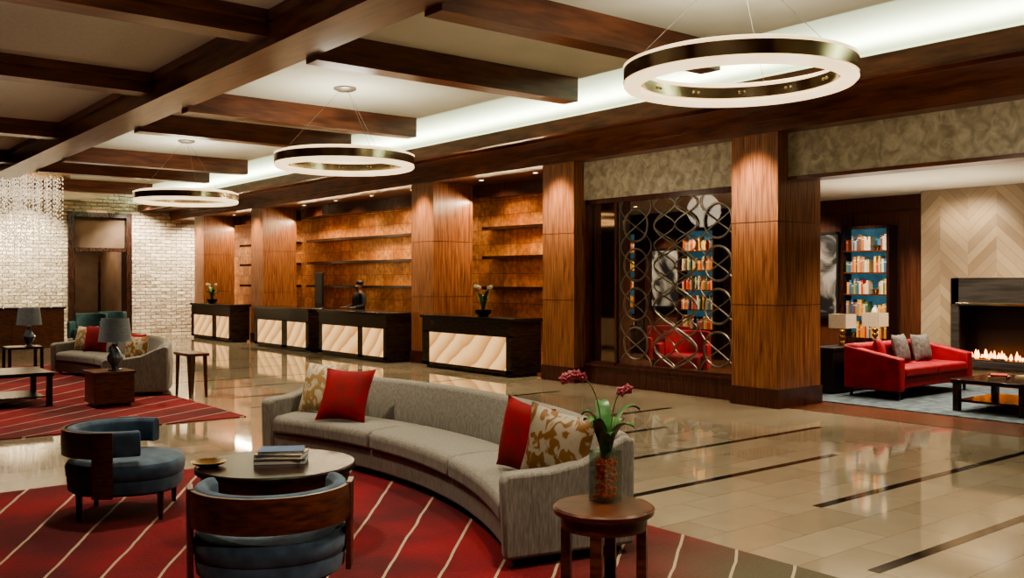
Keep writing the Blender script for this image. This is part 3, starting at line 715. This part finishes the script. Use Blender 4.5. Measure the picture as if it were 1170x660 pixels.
def armchair(x,y,rz,lab,mat,group,s=1,zz=0):
    e=root('armchair',lab,'chair',(x,y,zz),rz,group); e.scale=(s,)*3
    obj(MB().box(-.32,.36,-.33,.33,.18,.42),'seat',mat,e,bevel=.05,seg=4)
    obj(MB().arc([(.33,.16),(.42,.16),(.45,.80),(.42,.83),(.37,.82)],radians(90),radians(270),24,cx=.0),'backrest',mat,e,bevel=.02)
    for sg in (1,-1): obj(MB().box(-.02,.36,sg*.42-.06,sg*.42+.04,.16,.62),'armrest',mat,e,bevel=.035,seg=4)
    for (a,b) in ((.3,.3),(.3,-.3),(-.25,.25),(-.25,-.25)): obj(MB().frustum(a,b,0,.18,.018,.028,10),'leg',m_dark,e)
armchair(7.0,27.6,-2.2,'teal upholstered armchair near the stone wall',m_teal,'teal armchairs')
armchair(7.9,28.9,-2.5,'teal upholstered armchair near the stone wall',m_teal,'teal armchairs')
armchair(3.5,25.4,-1.6,'pale teal armchair before the low partition',m_teal,'teal armchairs')
armchair(13.0,11.3,-2.6,'scarlet tub chair seen behind the metal screen',m_redl,'scarlet tub chairs',1.0,.004)
armchair(14.1,12.7,-2.2,'scarlet tub chair seen behind the metal screen',m_redl,'scarlet tub chairs',1.0,.004)

# ------------------------------------------------------------------ lounge furniture
e=root('red_sofa','scarlet upholstered lounge sofa with sloping arms on blue rug','sofa',(13.8,7.5,.018))
obj(MB().box(-.95,.95,-.42,.3,.16,.32),'seat_base',m_redl,e,bevel=.02)
for k in range(2): obj(MB().box(-.93+k*.93,-.93+(k+1)*.93-.005,-.46,.22,.32,.46),'seat_cushion',m_redl,e,bevel=.04,seg=4)
obj(MB().box(-1.08,1.08,.22,.45,.16,.78),'backrest',m_redl,e,bevel=.05,seg=4)
for sg in (1,-1):
    mb=MB(); x0,x1=(sg*1.1,sg*.94) if sg<0 else (.94,1.1)
    vs=[(x,y,z) for x in (x0,x1) for y,z in ((-.46,.12),(.44,.12),(.44,.76),(.2,.72),(-.46,.60))]
    mb.add(vs,[(0,1,2,3,4),(9,8,7,6,5),(0,5,6,1),(1,6,7,2),(2,7,8,3),(3,8,9,4),(4,9,5,0)])
    obj(mb,'armrest',m_redl,e,bevel=.03,seg=4)
for (a,b) in ((.98,-.38),(-.98,-.38),(.98,.38),(-.98,.38)): obj(MB().frustum(a,b,0,.16,.02,.03,10),'foot',m_dark,e)
pillow(13.05,7.50,.475,radians(25),radians(-12),.42,m_redl,'scarlet pillow on the red sofa')
pillow(13.7,7.52,.475,radians(6),radians(-14),.46,m_grey,'grey woven pillow on the red sofa')
pillow(14.3,7.52,.475,radians(-6),radians(-14),.44,m_grey,'grey woven pillow on the red sofa')
e=root('console_table','black lacquer console table behind the red sofa','table',(13.75,8.3,.018))
obj(MB().box(-1.1,1.1,-.22,.22,.66,.70),'tabletop',m_black,e,bevel=.004)
mb=MB().box(-1.08,-.5,-.2,.2,.02,.66); mb.box(.5,1.08,-.2,.2,.02,.66); mb.box(-.5,.5,.16,.2,.1,.66)
obj(mb,'body',m_black,e,smooth=False)
def box_lamp(x,y,z,lab):
    e=root('table_lamp',lab,'lamp',(x,y,z),0,'cream shaded lamps')
    mb=MB()
    for k in range(3): mb.ell((0,0,.05+k*.085),(.05,.05,.045),16,8)
    obj(mb,'base',m_gold,e); obj(MB().frustum(0,0,-.0,.015,.07,.07,20),'foot',m_gold,e); obj(MB().frustum(0,0,.25,.33,.008,.008,8),'neck',m_gold,e)
    mb=MB(); a=.15
    mb.box(-a,a,-a,-a+.005,.28,.50); mb.box(-a,a,a-.005,a,.28,.50); mb.box(-a,-a+.005,-a,a,.28,.50); mb.box(a-.005,a,-a,a,.28,.50)
    obj(mb,'lamp_shade',m_shadec,e,smooth=False)
box_lamp(13.25,8.3,.718,'brass ball lamp with cream square shade on console')
box_lamp(14.2,8.3,.718,'brass ball lamp with cream square shade on console')
e=root('coffee_table','low dark wood rectangular coffee table on blue rug','table',(12.95,5.65,.018))
obj(MB().box(-.62,.62,-.48,.48,.37,.42),'tabletop',m_darkh,e,bevel=.005)
for sx in(-1,1):
    for sy in(-1,1): obj(MB().box(sx*.55-.04,sx*.55+.04,sy*.42-.04,sy*.42+.04,0,.37),'leg',m_dark,e)
obj(MB().box(-.55,.55,-.42,.42,.12,.15),'lower_shelf',m_dark,e)
flat_book(12.9,5.75,.438,.3,.22,.03,.2,4,'pale book on the low lounge table')
flat_book(12.9,5.75,.468,.28,.2,.025,.4,0,'red book on the low lounge table')
flat_book(13.25,5.5,.438,.3,.22,.03,-.3,2,'tan book on the low lounge table')

# ------------------------------------------------------------------ person
def skin_obj(name,verts,edges,rad,mat,parent,rootv=0,sub=2):
    me=bpy.data.meshes.new(name); me.from_pydata(verts,edges,[]); me.materials.append(mat)
    o=bpy.data.objects.new(name,me); COL.objects.link(o); o.parent=parent
    sk=o.modifiers.new('skin','SKIN'); sk.use_smooth_shade=True
    for i,v in enumerate(me.skin_vertices[0].data):
        r=rad[i]; v.radius=(r,r) if not isinstance(r,tuple) else r; v.use_root=(i==rootv)
    q=o.modifiers.new('sub','SUBSURF'); q.levels=sub; q.render_levels=sub
    return o
pe=root('person','receptionist in dark suit and white collar standing behind a desk','person',(11.45,20.45,0),radians(0))
V=[(0,0,.93),(0,0,1.12),(-.005,0,1.30),(.01,0,1.43),(0,0,1.50),(-.015,0,1.57),(-.02,0,1.66)]
R=[(.13,.17),(.11,.14),(.12,.16),.07,.052,.082,.075]; E=[(0,1),(1,2),(2,3),(3,4),(4,5),(5,6)]
V.append((-.115,0,1.585)); R.append(.012); E.append((5,7))
for s in (1,-1):
    b=len(V); V+=[(0,s*.10,1.385),(0,s*.19,1.375),(-.02,s*.25,1.12),(-.25,s*.2,1.08),(-.32,s*.19,1.08)]; R+=[.06,.055,.042,.028,.024]
    E+=[(3,b),(b,b+1),(b+1,b+2),(b+2,b+3),(b+3,b+4)]
    for k in range(4):
        c=len(V); dy=(k-1.5)*.02; l=.05+.01*(1.5-abs(k-1.3))
        V+=[(-.36,s*.19+dy,1.085),(-.36-l*.6,s*.19+dy,1.09),(-.36-l,s*.19+dy,1.075)]; R+=[.011,.009,.008]; E+=[(b+4,c),(c,c+1),(c+1,c+2)]
    c=len(V); V+=[(-.31,s*.16,1.08),(-.345,s*.135,1.075)]; R+=[.012,.009]; E+=[(b+4,c),(c,c+1)]
    b=len(V); V+=[(0,s*.09,.86),(-.01,s*.1,.48),(.01,s*.1,.09),(-.12,s*.11,.03)]; R+=[.085,.058,.04,.03]
    E+=[(0,b),(b,b+1),(b+1,b+2),(b+2,b+3)]
skin_obj('body',V,E,R,m_skin,pe)
V=[(0,0,.90),(0,0,1.12),(-.005,0,1.30),(.005,0,1.415)]; R=[(.15,.19),(.13,.165),(.14,.18),.085]; E=[(0,1),(1,2),(2,3)]
for s in (1,-1):
    b=len(V); V+=[(0,s*.11,1.385),(0,s*.20,1.37),(-.02,s*.255,1.12),(-.235,s*.202,1.08)]; R+=[.08,.075,.062,.045]; E+=[(3,b),(b,b+1),(b+1,b+2),(b+2,b+3)]
skin_obj('jacket',V,E,R,m_suit,pe)
V=[(0,0,.93)];R=[(.135,.17)];E=[]
for s in (1,-1):
    b=len(V); V+=[(0,s*.09,.84),(-.01,s*.1,.48),(.01,s*.1,.10)]; R+=[.10,.075,.06]; E+=[(0,b),(b,b+1),(b+1,b+2)]
skin_obj('trousers',V,E,R,m_suit,pe)
obj(MB().arc([(.058,1.43),(.072,1.43),(.064,1.495),(.054,1.495)],full=True,n=20),'shirt_collar',m_shirt,pe)
obj(MB().ell((.012,0,1.685),(.094,.085,.068),18,12),'hair',m_hair,pe)
for s in(1,-1): obj(MB().ell((-.092,s*.03,1.60),(.01,.013,.009),10,6),'eye',m_shirt,pe); obj(MB().ell((.0,s*.083,1.585),(.018,.01,.03),10,8),'ear',m_skin,pe); obj(MB().ell((-.07,s*.10,.035),(.13,.045,.035),14,8),'shoe',m_black,pe)
obj(MB().ell((-.088,0,1.54),(.012,.024,.007),10,6),'mouth',m_redl,pe)

# ------------------------------------------------------------------ lights
G=1.7
def area(name,loc,rot,sx,sy,p,col):
    l=bpy.data.lights.new(name,'AREA'); l.shape='RECTANGLE'; l.size=sx; l.size_y=sy; l.energy=p; l.color=col
    o=bpy.data.objects.new(name,l); COL.objects.link(o); o.location=loc; o.rotation_euler=rot; return o
def spot(loc,tgt,p,ang=70,col=(1,.78,.52),rad=.08,blend=.7):
    l=bpy.data.lights.new('spot_beam','SPOT'); l.energy=p*G; l.spot_size=radians(ang); l.spot_blend=blend; l.color=col; l.shadow_soft_size=rad  # used for real downlights and for added spots without fixtures
    o=bpy.data.objects.new('spot_beam',l); COL.objects.link(o); o.location=loc
    o.rotation_euler=(Vector(tgt)-Vector(loc)).to_track_quat('-Z','Y').to_euler(); return o
area('cove_light',(10.3,14,4.22),(pi,radians(-18),0),.25,36,950,(.86,1,.76))
def can(x,y,z,p,tgt=None,ang=80,col=(1,.78,.52)):
    e=root('recessed_downlight','small round recessed ceiling downlight with glowing lens','downlight',(x,y,z),0,'recessed downlights')
    obj(MB().arc([(.045,-.006),(.065,-.006),(.065,0),(.045,0)],full=True,n=24),'bezel',m_metal,e); obj(MB().frustum(0,0,-.002,0,.045,.045,20),'lens',m_can,e)
    spot((x,y,z-.02),tgt or (x,y,0),p,ang,col)
WARM=(1,.84,.63)
for y in (8.1,12.2,16.5,25,29.5): spot((10.2,y,4.0),(10.72,y,1.2),290,75,(1,.80,.56))
for y in (13.5,15.2,17.8,19.6,21.4,23.2,26.4,28): can(11.3,y,3.77,65,(12.3,y,2.2),100,(1,.78,.52))
for (y0,y1) in ((12.8,16.0),(17.1,24.4),(25.5,29.0)):
    area('copper_wash_fill',(11.75,(y0+y1)/2,3.42),(0,radians(28),0),.06,y1-y0,36*(y1-y0),(1,.74,.46))  # hidden wash added under each bulkhead to brighten the copper wall
for (x,y,p) in ((2.2,5.2,250),(3.2,3.6,250),(2.4,7.6,260),(3.4,10.0,200),(2.9,14.5,380),(3.2,19.5,330),(1.0,2.0,200),(3.2,.8,180)): spot((x,y,4.3),(x,y,0),p,100,WARM,.12)  # added ceiling spots over the seating, no fixtures there
for (x,y) in ((5.6,2.4),(7.6,4.6),(5.6,7.5),(7.6,10.6),(5.7,13.7),(7.5,17),(7,23),(8,27)): spot((x,y,4.25),(x,y,0),190,115,WARM,.12)  # more added ceiling spots, over the open floor, without fixtures
for y in (3.0,5.4,9.3,11.0,14.4,18.5,22.5): spot((9.0,y,3.0),(10.9,y,3.6),20,120,WARM,.3)  # added fill aimed up at fascia and stone header, no lamp there
for (x,y,z) in CH: spot((x,y,z+.1),(x,y,6),60,165,(1,.95,.80),.35,.3)  # upward spots added inside the rings to brighten the coffers
for (x,y) in ((6,23),(1.5,8),(1.5,14),(1.5,3)): spot((x,y,2.9),(x,y,6),22,165,(1,.9,.74),.5,.3)  # free-floating upward fill added for the ceiling panels
for x in (4.6,6.2,9.3): spot((x,30.7,4.15),(x+.4*(x>9),32.0,1.8),560,110,(1,.86,.66),.1)
spot((11.5,30.7,3.7),(11.5,32,1.8),400,110,(1,.86,.66),.1)
for (x,y) in ((12.6,6.2),(13.2,10.4),(14.5,14.0)): can(x,y,3.32,250,None,120,WARM)
for (x,y) in ((14.6,6.6),(14.8,9.2),(13.4,8.0)): spot((x,y,3.25),(x,y,0),210,130,WARM,.1)  # extra lounge spots without fixtures, raising its light level
spot((15.0,7.4,3.25),(15.9,7.6,1.8),80,110,WARM); spot((15.3,9.6,3.25),(16.4,9.6,1.5),90,70,WARM); spot((15.0,11,3.25),(16.4,11,1.9),130,70,WARM)  # fixtureless spots; those on bookcase and picture added to brighten them
spot((15.2,13.7,3.25),(16.4,13.7,1.5),130,70,WARM); spot((15.2,16,3.25),(16.4,16.1,1.5),130,70,WARM); spot((15.2,14.8,3.25),(16.4,14.8,1.8),130,60,WARM)  # spots added to brighten the rear bookcases and wall, no fixtures
area('lounge_up_fill',(14,7.5,2.3),(pi,0,0),2,3,50,WARM)  # unseen fill hung mid-room facing the lounge ceiling, no cove here
area('corridor_light',(8.4,34,3.1),(0,0,0),1,1,90,(1,.75,.5))
spot((8.4,31.2,4.2),(8.4,32.2,3.2),25,80,(1,.7,.42))
spot((4.25,24.6,4.1),(4.25,24.6,0),300,110,WARM)
w=bpy.data.worlds.new('world'); S.world=w; w.use_nodes=True; w.node_tree.nodes['Background'].inputs[0].default_value=(.9,.75,.6,1); w.node_tree.nodes['Background'].inputs[1].default_value=.05
try: S.view_settings.look='AgX - Medium High Contrast'
except Exception as ex: print(ex)

# ------------------------------------------------------------------ camera
cd=bpy.data.cameras.new('camera'); co=bpy.data.objects.new('camera',cd); COL.objects.link(co)
k,zx,zy=ZOOM if ZOOM else (1,585,330)
cd.sensor_width=36; cd.lens=36*1070/1170*k; cd.shift_x=k*(zx-585)/1170; cd.shift_y=k*(320-zy)/1170; cd.clip_end=100
co.location=(0,0,1.75); co.rotation_euler=(pi/2,0,-math.atan2(.6225,.7826)); S.camera=co
